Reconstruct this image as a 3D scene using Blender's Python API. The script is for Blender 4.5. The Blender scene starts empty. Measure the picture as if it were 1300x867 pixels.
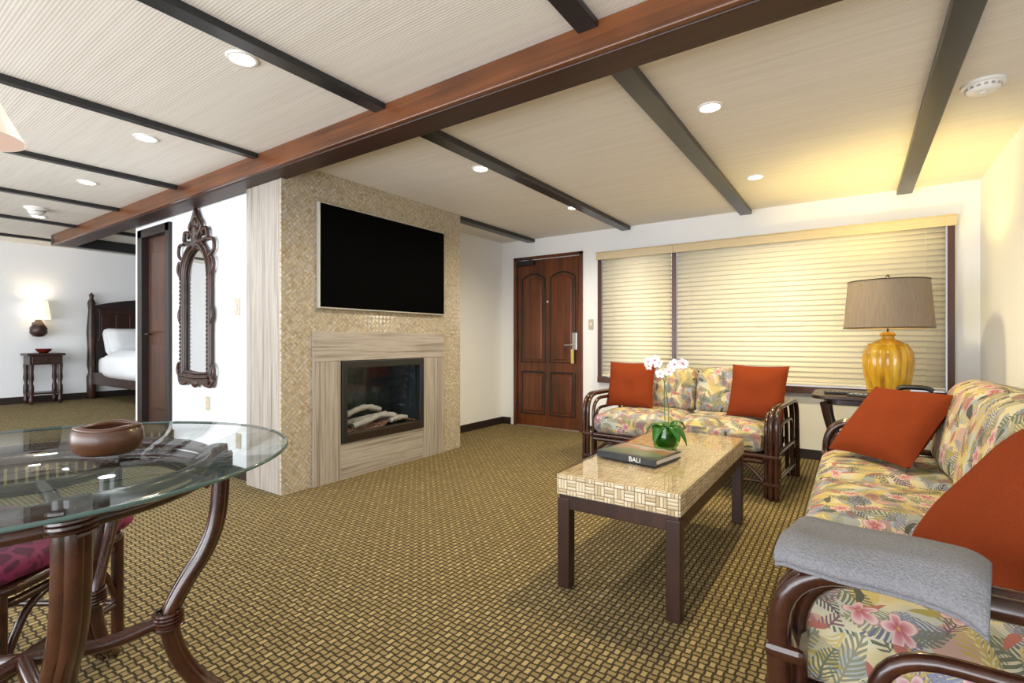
import bpy, bmesh, math, random
from mathutils import Vector, Matrix, Euler
random.seed(7)
S=bpy.context.scene; C=S.collection; PI=math.pi; R=math.radians
CZ=2.26
S.view_settings.view_transform='Standard'
# ---------------------------------------------------------------- node helper
class G:
    def __init__(s,name):
        s.mat=bpy.data.materials.new(name); s.mat.use_nodes=True
        s.nt=s.mat.node_tree; s.b=s.nt.nodes['Principled BSDF']; s.out=s.nt.nodes['Material Output']
        s._tc=None
    def n(s,t,**k):
        nd=s.nt.nodes.new(t)
        for a,v in k.items(): setattr(nd,a,v)
        return nd
    def put(s,sock,v):
        if isinstance(v,bpy.types.NodeSocket): s.nt.links.new(v,sock)
        else:
            if hasattr(sock.default_value,'__len__') and hasattr(v,'__len__') and len(sock.default_value)==4 and len(v)==3: v=(*v,1)
            sock.default_value=v
    def m(s,op,a,b=None,c=None,clamp=False):
        nd=s.n('ShaderNodeMath',operation=op,use_clamp=clamp)
        s.put(nd.inputs[0],a)
        if b is not None: s.put(nd.inputs[1],b)
        if c is not None: s.put(nd.inputs[2],c)
        return nd.outputs[0]
    def v(s,op,a,b=None,c=None):
        nd=s.n('ShaderNodeVectorMath',operation=op); s.put(nd.inputs[0],a)
        if b is not None: s.put(nd.inputs[1],b)
        if c is not None: s.put(nd.inputs[2],c)
        return nd.outputs[0]
    def mix(s,f,a,b):
        nd=s.n('ShaderNodeMix',data_type='RGBA'); s.put(nd.inputs[0],f); s.put(nd.inputs[6],a); s.put(nd.inputs[7],b); return nd.outputs[2]
    def tc(s,k='Object'):
        if not s._tc: s._tc=s.n('ShaderNodeTexCoord')
        return s._tc.outputs[k]
    def sep(s,v):
        nd=s.n('ShaderNodeSeparateXYZ'); s.put(nd.inputs[0],v); return nd.outputs
    def comb(s,x,y,z=0.0):
        nd=s.n('ShaderNodeCombineXYZ')
        for i,q in enumerate((x,y,z)): s.put(nd.inputs[i],q)
        return nd.outputs[0]
    def noise(s,vec,scale=5,detail=3,rough=.5,col=False):
        nd=s.n('ShaderNodeTexNoise'); s.put(nd.inputs['Vector'],vec); s.put(nd.inputs['Scale'],scale)
        s.put(nd.inputs['Detail'],detail); s.put(nd.inputs['Roughness'],rough); return nd.outputs[1 if col else 0]
    def ramp(s,f,stops,const=False):
        nd=s.n('ShaderNodeValToRGB'); cr=nd.color_ramp
        if const: cr.interpolation='CONSTANT'
        while len(cr.elements)<len(stops): cr.elements.new(.5)
        for e,(p,c) in zip(cr.elements,stops): e.position=p; e.color=(*c,1)
        s.put(nd.inputs[0],f); return nd.outputs[0]
    def bump(s,h,st=.3,dist=.01):
        nd=s.n('ShaderNodeBump'); s.put(nd.inputs['Height'],h); nd.inputs['Strength'].default_value=st; nd.inputs['Distance'].default_value=dist
        s.put(s.b.inputs['Normal'],nd.outputs[0])
    def set(s,**k):
        for a,v in k.items(): s.put(s.b.inputs[a.replace('_',' ')],v)
        return s
def plain(name,col,rough=.5,metal=0,var=.12,scale=20,bump=0,**k):
    g=G(name); f=g.noise(g.tc(),scale,4)
    g.set(Base_Color=g.mix(f,tuple(c*(1-var) for c in col),tuple(min(1,c*(1+var)) for c in col)),Roughness=rough,Metallic=metal,**k)
    if bump: g.bump(f,bump)
    return g.mat
def wood(name,dark,light,stretch=(2,25,25),rough=.35,coat=.2,bump=.1):
    g=G(name); v=g.v('MULTIPLY',g.tc(),stretch); f=g.noise(v,1.0,5,.6)
    f2=g.noise(g.v('MULTIPLY',g.tc(),(1.5,1.5,1.5)),1.5,2)
    f=g.m('MULTIPLY_ADD',f2,.4,g.m('MULTIPLY',f,.7))
    g.set(Base_Color=g.ramp(f,[(.3,dark),(.75,light)]),Roughness=rough,Coat_Weight=coat,Coat_Roughness=.15); g.bump(f,bump,.004)
    return g.mat
def emis(name,col,st,base=(.9,.9,.9)):
    g=G(name); g.set(Base_Color=base,Emission_Color=col,Emission_Strength=st); f=g.noise(g.tc(),8)
    g.set(Roughness=g.m('MULTIPLY_ADD',f,.1,.4)); return g.mat
M={}
M['wall']=plain('wall_paint',(.84,.85,.86),.85,var=.015,scale=60,bump=.03)
M['white']=plain('white_plastic',(.78,.77,.74),.4,var=.02)
M['beige']=plain('beige_plastic',(.48,.43,.34),.4,var=.02)
M['black']=plain('black_metal',(.012,.012,.013),.4,var=.2)
M['steel']=plain('brushed_steel',(.6,.6,.6),.3,.9,var=.05)
M['beam']=wood('beam_face_wood',(.014,.005,.003),(.21,.066,.017),(1.0,34,34),.36,.12,.2)
M['beam_shade']=wood('beam_shade_wood',(.010,.004,.003),(.055,.019,.009),(1.0,26,26),.5,.0)  # darker version of the beam wood, carries the underside's shade in its colour
M['batten']=wood('batten_wood',(.007,.008,.010),(.018,.018,.021),(28,1.2,28),.35,.15)
M['base']=wood('baseboard_wood',(.010,.006,.005),(.024,.014,.011),(3,3,40),.5,0)
M['door']=wood('door_wood',(.014,.004,.002),(.17,.045,.011),(24,24,1.3),.33,.2)
M['door2']=wood('inner_door_wood',(.012,.004,.002),(.085,.028,.010),(22,22,1.6),.5,0)
M['frame']=wood('window_frame_wood',(.03,.009,.005),(.09,.028,.014),(20,20,2),.4)
M['rattan']=wood('rattan_pole',(.007,.003,.002),(.066,.019,.009),(14,14,14),.22,.35,.05)
M['dark']=wood('dark_table_wood',(.013,.005,.003),(.05,.018,.010),(18,18,3),.38,.1)
M['carve']=wood('carved_wood',(.006,.003,.002),(.06,.021,.011),(20,20,20),.4,.1,.4)
g=G('reeded_ceiling'); x,y,z=g.sep(g.tc())[:3]
ln=g.m('PINGPONG',y,.0062); ln=g.m('DIVIDE',ln,.0062)
n1=g.noise(g.v('MULTIPLY',g.tc(),(1.5,50,1)),1,2)
f=g.m('MULTIPLY_ADD',ln,.42,g.m('MULTIPLY',n1,.36))
g.set(Base_Color=g.ramp(f,[(.12,(.58,.53,.47)),(.40,(.76,.72,.655)),(.8,(.86,.83,.775))]),Roughness=.75); g.bump(ln,.15,.003); M['ceil']=g.mat
def basket(g,u,v,cell,hw=.36,hl=.44):
    a=g.m('DIVIDE',u,cell); b=g.m('DIVIDE',v,cell)
    fa=g.m('FLOOR',a); fb=g.m('FLOOR',b)
    par=g.m('GREATER_THAN',g.m('PINGPONG',g.m('ADD',fa,fb),1),.5)
    la=g.m('SUBTRACT',g.m('SUBTRACT',a,fa),.5); lb=g.m('SUBTRACT',g.m('SUBTRACT',b,fb),.5)
    def mx(p,q):
        return g.m('ADD',g.m('MULTIPLY',p,par),g.m('MULTIPLY',q,g.m('SUBTRACT',1.0,par)))
    lo=mx(la,lb); ac=mx(lb,la)
    return lo,ac,par,fa,fb
g=G('woven_carpet'); x,y,z=g.sep(g.tc())[:3]
lo,ac,par,fa,fb=basket(g,x,y,.028)
nz=g.noise(g.tc(),260,2); nzb=g.m('MULTIPLY_ADD',nz,.36,-.18)
bar=g.m('MULTIPLY',g.m('LESS_THAN',g.m('ADD',g.m('ABSOLUTE',lo),nzb),.45),g.m('LESS_THAN',g.m('ADD',g.m('ABSOLUTE',ac),nzb),.29))
wn=g.n('ShaderNodeTexWhiteNoise',noise_dimensions='2D'); g.put(wn.inputs['Vector'],g.comb(fa,fb))
tan=g.mix(par,(.41,.315,.15),(.28,.215,.10)); tan=g.mix(g.m('MULTIPLY',wn.outputs[0],.6),tan,(.18,.13,.056))
drk=g.mix(nz,(.013,.011,.009),(.085,.063,.035))
g.set(Base_Color=g.mix(bar,drk,tan),Roughness=.95,Specular_IOR_Level=.1); g.bump(g.m('MULTIPLY_ADD',nz,.4,bar),.5,.005); M['carpet']=g.mat
def stone(name,stretch):
    g=G(name); v=g.v('MULTIPLY',g.tc(),stretch); f=g.noise(v,1,6,.65); f2=g.noise(g.v('MULTIPLY',v,(.3,.3,.3)),1,2)
    f=g.m('MULTIPLY_ADD',f2,.5,g.m('MULTIPLY',f,.6))
    g.set(Base_Color=g.ramp(f,[(.36,(.13,.105,.085)),(.5,(.29,.25,.21)),(.6,(.41,.37,.325)),(.72,(.22,.185,.15))]),Roughness=.55); g.bump(f,.08); return g.mat
M['stone_v']=stone('limestone_vertical',(85,85,2.0)); M['stone_h']=stone('limestone_horizontal',(85,2.0,85))
g=G('shell_mosaic'); x,y,z=g.sep(g.tc())[:3]
u=g.m('ADD',y,z); w=g.m('SUBTRACT',y,z)
lo,ac,par,fa,fb=basket(g,u,w,.038)
edge=g.m('MAXIMUM',g.m('ABSOLUTE',lo),g.m('ABSOLUTE',ac))
lines=g.m('PINGPONG',g.m('ADD',ac,.5),.125)
lines=g.m('MULTIPLY',lines,8.0)
wn=g.n('ShaderNodeTexWhiteNoise',noise_dimensions='3D'); g.put(wn.inputs['Vector'],g.comb(fa,fb,g.m('FLOOR',g.m('MULTIPLY',ac,4.0))))
c=g.ramp(wn.outputs[0],[(0,(.36,.26,.14)),(.22,(.52,.43,.28)),(.5,(.66,.59,.44)),(.78,(.38,.35,.32)),(1,(.78,.74,.64))])
c=g.mix(g.m('LESS_THAN',lines,.25),c,(.30,.235,.15)); c=g.mix(g.m('GREATER_THAN',edge,.46),c,(.25,.19,.12))
g.set(Base_Color=c,Roughness=.28); g.bump(g.m('ADD',lines,wn.outputs[0]),.6,.004); M['mosaic']=g.mat
g=G('pandanus_weave'); u,v,_=g.sep(g.tc('UV'))[:3]
lo,ac,par,fa,fb=basket(g,u,v,.042)
st=g.m('MULTIPLY',g.m('PINGPONG',g.m('ADD',ac,.5),.1667),6.0)
wn=g.n('ShaderNodeTexWhiteNoise',noise_dimensions='3D'); g.put(wn.inputs['Vector'],g.comb(fa,fb,g.m('FLOOR',g.m('MULTIPLY',g.m('ADD',ac,.5),3.0))))
c=g.ramp(wn.outputs[0],[(0,(.46,.35,.19)),(.4,(.63,.52,.33)),(1,(.74,.65,.47))])
c=g.mix(g.m('LESS_THAN',st,.2),c,(.26,.16,.08))
c=g.mix(g.m('GREATER_THAN',g.m('ABSOLUTE',lo),.46),c,(.20,.12,.06))
g.set(Base_Color=c,Roughness=.45); g.bump(st,.5,.004); M['weave']=g.mat
def floral():
    g=G('tropical_floral_fabric')
    oi=g.n('ShaderNodeObjectInfo'); off=g.m('MULTIPLY',oi.outputs['Random'],17.0)
    uv=g.v('ADD',g.tc('UV'),g.comb(off,g.m('MULTIPLY',off,.7)))
    nz=g.noise(uv,9,2,.5,True); uvd=g.v('MULTIPLY_ADD',nz,(.05,.05,0),uv)
    base=g.ramp(g.noise(uv,6,3),[(.35,(.56,.44,.18)),(.5,(.60,.54,.36)),(.62,(.42,.45,.42))])
    fine=g.noise(uv,400,1)
    def cell(scale,o,rand=.85):
        vv=g.v('MULTIPLY_ADD',uvd,(scale,scale,0),(o,o*.37,0))
        vo=g.n('ShaderNodeTexVoronoi',voronoi_dimensions='2D'); g.put(vo.inputs['Vector'],vv); vo.inputs['Scale'].default_value=1; vo.inputs['Randomness'].default_value=rand
        d=g.v('SUBTRACT',vv,vo.outputs['Position'])
        cr=g.n('ShaderNodeSeparateColor'); g.put(cr.inputs[0],vo.outputs['Color'])
        ro=g.n('ShaderNodeVectorRotate',rotation_type='Z_AXIS'); g.put(ro.inputs['Vector'],d); g.put(ro.inputs['Angle'],g.m('MULTIPLY',cr.outputs[0],6.283))
        X=g.sep(ro.outputs[0]); return X[0],X[1],cr.outputs[1],cr.outputs[2]
    def leaf(scale,o,L,W,fr,cols,col,thr=-.15,pr=1.0):
        u,v,r1,r2=cell(scale,o); au=g.m('ABSOLUTE',u)
        q=g.m('DIVIDE',v,L); lim=g.m('MULTIPLY',g.m('SUBTRACT',1.0,g.m('MULTIPLY',q,q)),W)
        body=g.m('GREATER_THAN',g.m('SUBTRACT',lim,au),0.0)
        if fr:
            s_=g.m('SINE',g.m('MULTIPLY',g.m('ADD',v,g.m('MULTIPLY',au,1.1)),fr))
            mid=g.m('LESS_THAN',au,.018)
            body=g.m('MULTIPLY',body,g.m('MAXIMUM',g.m('GREATER_THAN',s_,thr),mid))
        body=g.m('MULTIPLY',body,g.m('LESS_THAN',r2,pr))
        return g.mix(body,col,g.ramp(r1,cols,True))
    c=leaf(9.5,3.1,.6,.3,0,[(0,(.54,.43,.17)),(.3,(.31,.34,.33)),(.5,(.48,.31,.26)),(.7,(.33,.36,.45))],base,pr=.85)
    c=leaf(10,9.4,.55,.3,60,[(0,(.50,.39,.14)),(.3,(.14,.16,.24)),(.6,(.21,.23,.15)),(.8,(.36,.16,.16))],c,-.1)
    c=leaf(8.6,0,.6,.28,50,[(0,(.12,.14,.10)),(.3,(.21,.21,.14)),(.5,(.12,.13,.20)),(.75,(.46,.34,.11))],c)
    c=leaf(11,7.7,.5,.2,50,[(0,(.16,.17,.13)),(.25,(.32,.13,.14)),(.55,(.20,.22,.31)),(.85,(.52,.39,.13))],c,-.5,.6)
    c=leaf(13,5.3,.48,.13,0,[(0,(.38,.12,.10)),(.35,(.32,.27,.08)),(.6,(.34,.15,.17)),(.8,(.06,.07,.06))],c,0,.6)
    c=leaf(9.7,15.3,.55,.22,56,[(0,(.06,.06,.07)),(.4,(.16,.08,.12)),(.7,(.10,.12,.08))],c,.1,.6)
    u,v,r1,r2=cell(8.0,12.4,.95)
    rad=g.m('SQRT',g.m('ADD',g.m('MULTIPLY',u,u),g.m('MULTIPLY',v,v))); th=g.m('ARCTAN2',v,u)
    lim=g.m('MULTIPLY_ADD',g.m('ABSOLUTE',g.m('COSINE',g.m('MULTIPLY',th,2.5))),.17,.12)
    fl=g.m('MULTIPLY',g.m('LESS_THAN',rad,lim),g.m('LESS_THAN',r2,.4))
    pc=g.ramp(g.m('DIVIDE',rad,lim),[(0,(.60,.42,.12)),(.15,(.36,.08,.11)),(.55,(.52,.24,.28)),(.88,(.66,.50,.48)),(1,(.28,.11,.13))])
    c=g.mix(fl,c,pc)
    c=g.mix(g.m('MULTIPLY',fine,.2),c,(.3,.27,.2))
    g.set(Base_Color=c,Roughness=.85,Specular_IOR_Level=.2); g.bump(fine,.15,.002); return g.mat
M['floral']=floral()
M['rust']=plain('rust_linen',(.195,.036,.011),.95,var=.25,scale=240,bump=.25,Specular_IOR_Level=.05)
M['grey_wool']=plain('grey_wool_knit',(.22,.22,.235),.95,var=.4,scale=260,bump=.6,Specular_IOR_Level=.05)
g=G('magenta_brocade'); f=g.noise(g.tc(),30,2); vo=g.n('ShaderNodeTexVoronoi',feature='DISTANCE_TO_EDGE'); g.put(vo.inputs['Vector'],g.tc()); vo.inputs['Scale'].default_value=22
f2=g.m('LESS_THAN',vo.outputs[0],.12); g.set(Base_Color=g.mix(g.m('MULTIPLY',f2,f),(.085,.006,.034),(.33,.03,.13)),Roughness=.6); M['magenta']=g.mat
g=G('cream_slat'); f=g.noise(g.v('MULTIPLY',g.tc(),(1,40,40)),1,3)
g.set(Base_Color=g.mix(f,(.82,.76,.60),(.90,.85,.70)),Roughness=.4)
tl=g.n('ShaderNodeBsdfTranslucent'); tl.inputs[0].default_value=(.95,.86,.64,1); mx=g.n('ShaderNodeMixShader'); mx.inputs[0].default_value=.2
g.put(mx.inputs[1],g.b.outputs[0]); g.put(mx.inputs[2],tl.outputs[0]); g.nt.links.new(mx.outputs[0],g.out.inputs[0]); M['slat']=g.mat
M['valance']=plain('valance_wood',(.58,.47,.29),.45,var=.08)
def glass(name,col,rough=0.0,tr=.9):
    g=G(name); t=g.n('ShaderNodeBsdfTransparent'); t.inputs[0].default_value=(*col,1)
    gl=g.n('ShaderNodeBsdfGlossy'); gl.inputs['Roughness'].default_value=rough+.01
    ge=g.n('ShaderNodeNewGeometry'); ior=g.m('MULTIPLY_ADD',ge.outputs['Backfacing'],1/1.5-1.5,1.5)
    fr=g.n('ShaderNodeFresnel'); g.put(fr.inputs[0],ior)
    nz=g.noise(g.tc(),3); f=g.m('MULTIPLY_ADD',nz,.01,g.m('MULTIPLY',fr.outputs[0],tr),clamp=True)
    mx=g.n('ShaderNodeMixShader'); g.put(mx.inputs[0],f); g.put(mx.inputs[1],t.outputs[0]); g.put(mx.inputs[2],gl.outputs[0])
    g.nt.links.new(mx.outputs[0],g.out.inputs[0]); return g.mat
M['glass']=glass('table_glass',(.86,.89,.89),0,.42)
M['cglass']=glass('coffee_table_glass',(.98,.97,.95),0,.7)
M['edge_glass']=plain('glass_edge',(.07,.12,.11),.1,var=.1)
M['pane']=glass('window_glass',(.97,.98,.98))
M['fire_glass']=glass('fireplace_glass',(.9,.93,.95),0,.6)
M['vase']=glass('green_glass',(.50,.78,.35),.02,1.0)
M['mirror']=plain('mirror_silver',(.85,.87,.88),.02,1,var=.01)
M['screen']=plain('tv_screen',(.001,.001,.001),.6,var=.1,Specular_IOR_Level=.02)
M['tvframe']=plain('tv_bezel',(.55,.53,.48),.35,.3,var=.05)
M['soot']=plain('firebox_brick',(.030,.045,.052),.9,var=.7,scale=14,bump=.4)
M['drift']=plain('driftwood',(.52,.46,.40),.85,var=.35,scale=30,bump=.6)
M['ash']=plain('ash_bed',(.26,.13,.08),.95,var=.8,scale=70,bump=.9)
M['bronze']=plain('bronze_trim',(.035,.022,.015),.4,.4,var=.2)
g=G('lamp_shade_linen'); f=g.noise(g.v('MULTIPLY',g.tc(),(120,120,3)),1,2)
g.set(Base_Color=g.mix(f,(.17,.135,.105),(.30,.25,.20)),Roughness=.9)
tl=g.n('ShaderNodeBsdfTranslucent'); tl.inputs[0].default_value=(.36,.25,.14,1); mx=g.n('ShaderNodeMixShader'); mx.inputs[0].default_value=.08
g.put(mx.inputs[1],g.b.outputs[0]); g.put(mx.inputs[2],tl.outputs[0]); g.nt.links.new(mx.outputs[0],g.out.inputs[0]); M['shade']=g.mat
g=G('bamboo_ceramic'); x,y,z=g.sep(g.tc())[:3]; f=g.noise(g.v('MULTIPLY',g.tc(),(9,9,2)),2,3)
g.set(Base_Color=g.ramp(f,[(.3,(.28,.12,.008)),(.5,(.52,.28,.015)),(.75,(.70,.47,.06))]),Roughness=.2,Coat_Weight=.4); M['bamboo']=g.mat
M['shade_lit']=emis('lit_linen_shade',(1,.80,.50),.9)
M['pend']=emis('pendant_glass',(1,.80,.68),.2,(.8,.74,.70))
M['bulb']=emis('downlight_lens',(1,.90,.70),16)
M['linen']=plain('white_bedding',(.74,.76,.78),.9,var=.06,scale=12,bump=.3)
M['leaf']=plain('orchid_leaf',(.025,.14,.015),.3,var=.4,scale=12)
M['stem']=plain('orchid_stem',(.10,.16,.04),.5)
M['petal']=plain('orchid_petal',(.86,.84,.87),.6,var=.04,scale=60)
M['lip']=plain('orchid_lip',(.50,.14,.30),.5)
M['bowlwood']=wood('bowl_wood',(.014,.006,.004),(.13,.048,.020),(10,10,30),.35,.2)
M['page']=plain('paper_pages',(.75,.72,.65),.8,var=.05,scale=90)
M['cover']=plain('book_cover',(.018,.022,.024),.4,var=.2)
g=G('book_picture'); x,y,z=g.sep(g.tc())[:3]; f=g.m('MULTIPLY_ADD',g.noise(g.tc(),18,4),.5,g.m('MULTIPLY',y,2.2))
g.set(Base_Color=g.ramp(f,[(.10,(.03,.05,.02)),(.25,(.10,.13,.06)),(.38,(.28,.10,.05)),(.48,(.34,.32,.28)),(.6,(.10,.14,.18))]),Roughness=.35,Coat_Weight=.2); M['picture']=g.mat
M['ink']=plain('white_ink',(.85,.83,.78),.5,var=.02)
M['tag']=plain('yellow_tag',(.6,.42,.12),.6)
M['red']=plain('dark_red_bowl',(.12,.01,.008),.3)
# ---------------------------------------------------------------- mesh helpers
def box(bm,c,s,rot=None):
    m=Matrix.Translation(Vector(c))
    if rot is not None: m=m@Euler(rot).to_matrix().to_4x4()
    m=m@Matrix.Diagonal((s[0],s[1],s[2],1))
    bmesh.ops.create_cube(bm,size=1,matrix=m)
def bx(bm,x0,x1,y0,y1,z0,z1): box(bm,((x0+x1)/2,(y0+y1)/2,(z0+z1)/2),(abs(x1-x0),abs(y1-y0),abs(z1-z0)))
def tube(bm,pts,r,seg=10,closed=False):
    P=[Vector(p) for p in pts]; n=len(P); rr=r if isinstance(r,(list,tuple)) else [r]*n
    T=[]
    for i in range(n):
        a=P[(i-1)%n] if (closed or i>0) else P[i]; b=P[(i+1)%n] if (closed or i<n-1) else P[i]
        T.append((b-a).normalized())
    u=T[0].orthogonal().normalized(); rings=[]
    for i in range(n):
        u=(u-T[i]*u.dot(T[i]));u.normalize(); w=T[i].cross(u)
        rings.append([bm.verts.new(P[i]+(u*math.cos(2*PI*k/seg)+w*math.sin(2*PI*k/seg))*rr[i]) for k in range(seg)])
    m=n if closed else n-1
    for i in range(m):
        a=rings[i]; b=rings[(i+1)%n]
        sh=0
        if closed and i==n-1:
            best=1e9
            for q in range(seg):
                dd=(a[0].co-b[q].co).length
                if dd<best: best=dd; sh=q
        for k in range(seg):
            bm.faces.new((a[k],a[(k+1)%seg],b[(k+1+sh)%seg],b[(k+sh)%seg]))
    if not closed:
        bm.faces.new(rings[0][::-1]); bm.faces.new(rings[-1])
def lathe(bm,prof,seg=32,c=(0,0,0),rf=None):
    rings=[]
    for (r,z) in prof:
        ring=[]
        for k in range(seg):
            a=2*PI*k/seg; q=r*(rf(a,z) if rf else 1)
            ring.append(bm.verts.new((c[0]+q*math.cos(a),c[1]+q*math.sin(a),c[2]+z)))
        rings.append(ring)
    for i in range(len(rings)-1):
        for k in range(seg):
            bm.faces.new((rings[i][k],rings[i][(k+1)%seg],rings[i+1][(k+1)%seg],rings[i+1][k]))
    if prof[0][0]>1e-5: bm.faces.new(rings[0][::-1])
    if prof[-1][0]>1e-5: bm.faces.new(rings[-1])
    bmesh.ops.remove_doubles(bm,verts=bm.verts,dist=1e-6)
def prism(bm,pts,vec):
    a=[bm.verts.new(p) for p in pts]; b=[bm.verts.new(Vector(p)+Vector(vec)) for p in pts]
    bm.faces.new(a); bm.faces.new(b[::-1]); n=len(a)
    for i in range(n): bm.faces.new((a[i],b[i],b[(i+1)%n],a[(i+1)%n]))
def crv(pts,n=8):
    P=[Vector(p) for p in pts]; P=[2*P[0]-P[1]]+P+[2*P[-1]-P[-2]]; o=[]
    for i in range(1,len(P)-2):
        for k in range(n):
            t=k/n; a,b,c,d=P[i-1:i+3]
            o.append(.5*((2*b)+(c-a)*t+(2*a-5*b+4*c-d)*t*t+(3*b-a-3*c+d)*t**3))
    o.append(P[-2]); return o
def fillet(pts,rad,n=7):
    P=[Vector(p) for p in pts]; o=[P[0]]
    for i in range(1,len(P)-1):
        a=(P[i-1]-P[i]); b=(P[i+1]-P[i]); q=min(rad,a.length*.49,b.length*.49)
        s=P[i]+a.normalized()*q; e=P[i]+b.normalized()*q
        for k in range(n+1):
            t=k/n; o.append(s*(1-t)**2+P[i]*2*t*(1-t)+e*t*t)
    o.append(P[-1]); return o
def cushion(bm,c,s,r=.05,puff=.03,n=12,M4=None):
    b2=bmesh.new(); bmesh.ops.create_cube(b2,size=2); bmesh.ops.subdivide_edges(b2,edges=b2.edges[:],cuts=n,use_grid_fill=True)
    h=Vector(s)/2
    for v in b2.verts:
        p=Vector((v.co.x*h.x,v.co.y*h.y,v.co.z*h.z)); q=Vector([max(-(h[i]-r),min(h[i]-r,p[i])) for i in range(3)])
        d=p-q; 
        if d.length>1e-6: d=d.normalized()*r
        e=q+d; f=(1-v.co.x**4)*(1-v.co.y**4)
        e.z+=puff*f*(1 if v.co.z>0 else -.4)*abs(v.co.z)
        f2=(1-v.co.z**2); e.x+=math.copysign(puff*.4*f2*(abs(v.co.x)>.99),v.co.x); e.y+=math.copysign(puff*.4*f2*(abs(v.co.y)>.99),v.co.y)
        e.z+=.004*math.sin(e.x*23+c[0]*9)*math.sin(e.y*19)
        v.co=e
    m=Matrix.Translation(Vector(c))
    if M4 is not None: m=m@M4
    uvl=bm.loops.layers.uv.verify(); vm={}
    for v in b2.verts: vm[v]=bm.verts.new(m@v.co)
    b2.normal_update()
    for f in b2.faces:
        nf=bm.faces.new([vm[v] for v in f.verts]); nn=f.normal; ax=max(range(3),key=lambda i:abs(nn[i])); o=[i for i in range(3) if i!=ax]
        for l,l0 in zip(nf.loops,f.loops):
            l[uvl].uv=(l0.vert.co[o[0]]+c[0]*1.0+ax*.37,l0.vert.co[o[1]]+c[1]*1.3+ax*.61)
    b2.free()
def box_uv(bm):
    uvl=bm.loops.layers.uv.verify(); bm.normal_update()
    for f in bm.faces:
        nn=f.normal; ax=max(range(3),key=lambda i:abs(nn[i])); o=[i for i in range(3) if i!=ax]
        for l in f.loops: l[uvl].uv=(l.vert.co[o[0]],l.vert.co[o[1]])
def obj(name,bm,mat,parent=None,smooth=False,bev=0,loc=None,rot=None,uv=False,label=None,kind=None):
    bmesh.ops.recalc_face_normals(bm,faces=bm.faces)
    if uv: box_uv(bm)
    me=bpy.data.meshes.new(name); bm.to_mesh(me); bm.free(); me.materials.append(mat)
    if smooth:
        for p in me.polygons: p.use_smooth=True
        me.set_sharp_from_angle(angle=R(48))
    o=bpy.data.objects.new(name,me); C.objects.link(o)
    if parent: o.parent=parent
    if loc: o.location=loc
    if rot: o.rotation_euler=rot
    if bev:
        b=o.modifiers.new('bevel','BEVEL'); b.width=bev; b.segments=2; b.limit_method='ANGLE'; b.angle_limit=R(40)
    if label: o['label']=label
    if kind: o['kind']=kind
    return o
def tag(o,label,cat,group=None):
    o['label']=label; o['category']=cat
    if group: o['group']=group
    return o
def thing(name,label,cat,loc=(0,0,0),rz=0,group=None):
    o=bpy.data.objects.new(name,None); o.empty_display_size=.05; C.objects.link(o); o.location=loc; o.rotation_euler=(0,0,rz)
    return tag(o,label,cat,group)
def dup(root,loc,rz,label):
    r=root.copy(); C.objects.link(r); r.location=loc; r.rotation_euler=(0,0,rz); r['label']=label
    for ch in list(root.children):
        c=ch.copy(); C.objects.link(c); c.parent=r
        for q in ch.children:
            d=q.copy(); C.objects.link(d); d.parent=c
    return r
B=bmesh.new
def struct(name,bm,m,parent=None,**k):
    return obj(name,bm,m,parent,kind=None if parent else 'structure',**k)
# ---------------------------------------------------------------- shell
WX=-3.65; WY=5.1; RX=.78; FX=-8.6; MY=1.95; BZ=.25; SX=-4.98
bm=B(); bx(bm,SX,1.0,-2.2,5.3,-.1,0); struct('floor',bm,M['carpet'])
bm=B(); bx(bm,-8.8,SX,-2.2,5.3,-.1,BZ); struct('floor_bedroom',bm,M['carpet'])
bm=B(); bx(bm,-8.8,1.0,-2.2,5.3,CZ,CZ+.1); struct('ceiling',bm,M['ceil'])
bm=B(); bx(bm,RX,RX+.12,-2.2,5.3,0,CZ); struct('wall_right',bm,M['wall'])
DX0,DX1,DZ=-3.47,-2.53,2.05
W0,W1,WZ0,WZ1=-2.33,.63,.62,2.0
bm=B()
bx(bm,WX-.1,DX0,WY,WY+.15,0,CZ); bx(bm,DX0,DX1,WY,WY+.15,DZ,CZ); bx(bm,DX1,W0,WY,WY+.15,0,CZ)
bx(bm,W0,W1,WY,WY+.15,0,WZ0); bx(bm,W0,W1,WY,WY+.15,WZ1,CZ); bx(bm,W1,RX,WY,WY+.15,0,CZ)
struct('wall_back',bm,M['wall'])
Y0,Y1=1.88,3.72
bm=B(); bx(bm,WX-.1,WX,Y1,WY,0,CZ); struct('wall_left',bm,M['wall'])
bm=B(); bx(bm,SX,-3.62,MY,MY+.12,0,CZ); bx(bm,-5.02,SX,MY,MY+.12,BZ,CZ); bx(bm,-5.72,-5.02,MY,MY+.12,2.1,CZ); bx(bm,-5.84,-5.72,MY,MY+.12,BZ,CZ)
struct('wall_middle',bm,M['wall'])
bm=B(); bx(bm,FX-.1,FX,-2.2,5.3,BZ,CZ); struct('wall_bedroom',bm,M['wall'])
bm=B(); bx(bm,FX,WX-.1,5.1,5.2,BZ,CZ); struct('wall_rear',bm,M['wall'])
def bb(name,*a):
    bm=B(); bx(bm,*a); struct(name,bm,M['base'],bev=.004)
bb('baseboard_left',WX,WX+.015,Y1,WY,0,.085)
bm=B(); bx(bm,DX1+.05,RX,WY-.015,WY,0,.085); bx(bm,WX+.015,DX0-.05,WY-.015,WY,0,.085); struct('baseboard_back',bm,M['base'],bev=.004)
bb('baseboard_right',RX-.015,RX,-2.2,WY-.015,0,.085)
bb('baseboard_middle',SX,-3.62,MY-.015,MY,0,.085)
bb('baseboard_bedroom',FX,FX+.015,-2.2,5.1,BZ,BZ+.085)
BE=-7.55
bm=B(); bx(bm,BE,RX,1.765,1.92,2.135,CZ); struct('trim_1',bm,M['beam_shade'],bev=.006)  # beam body in the darker wood, underside shade is in the colour
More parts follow.
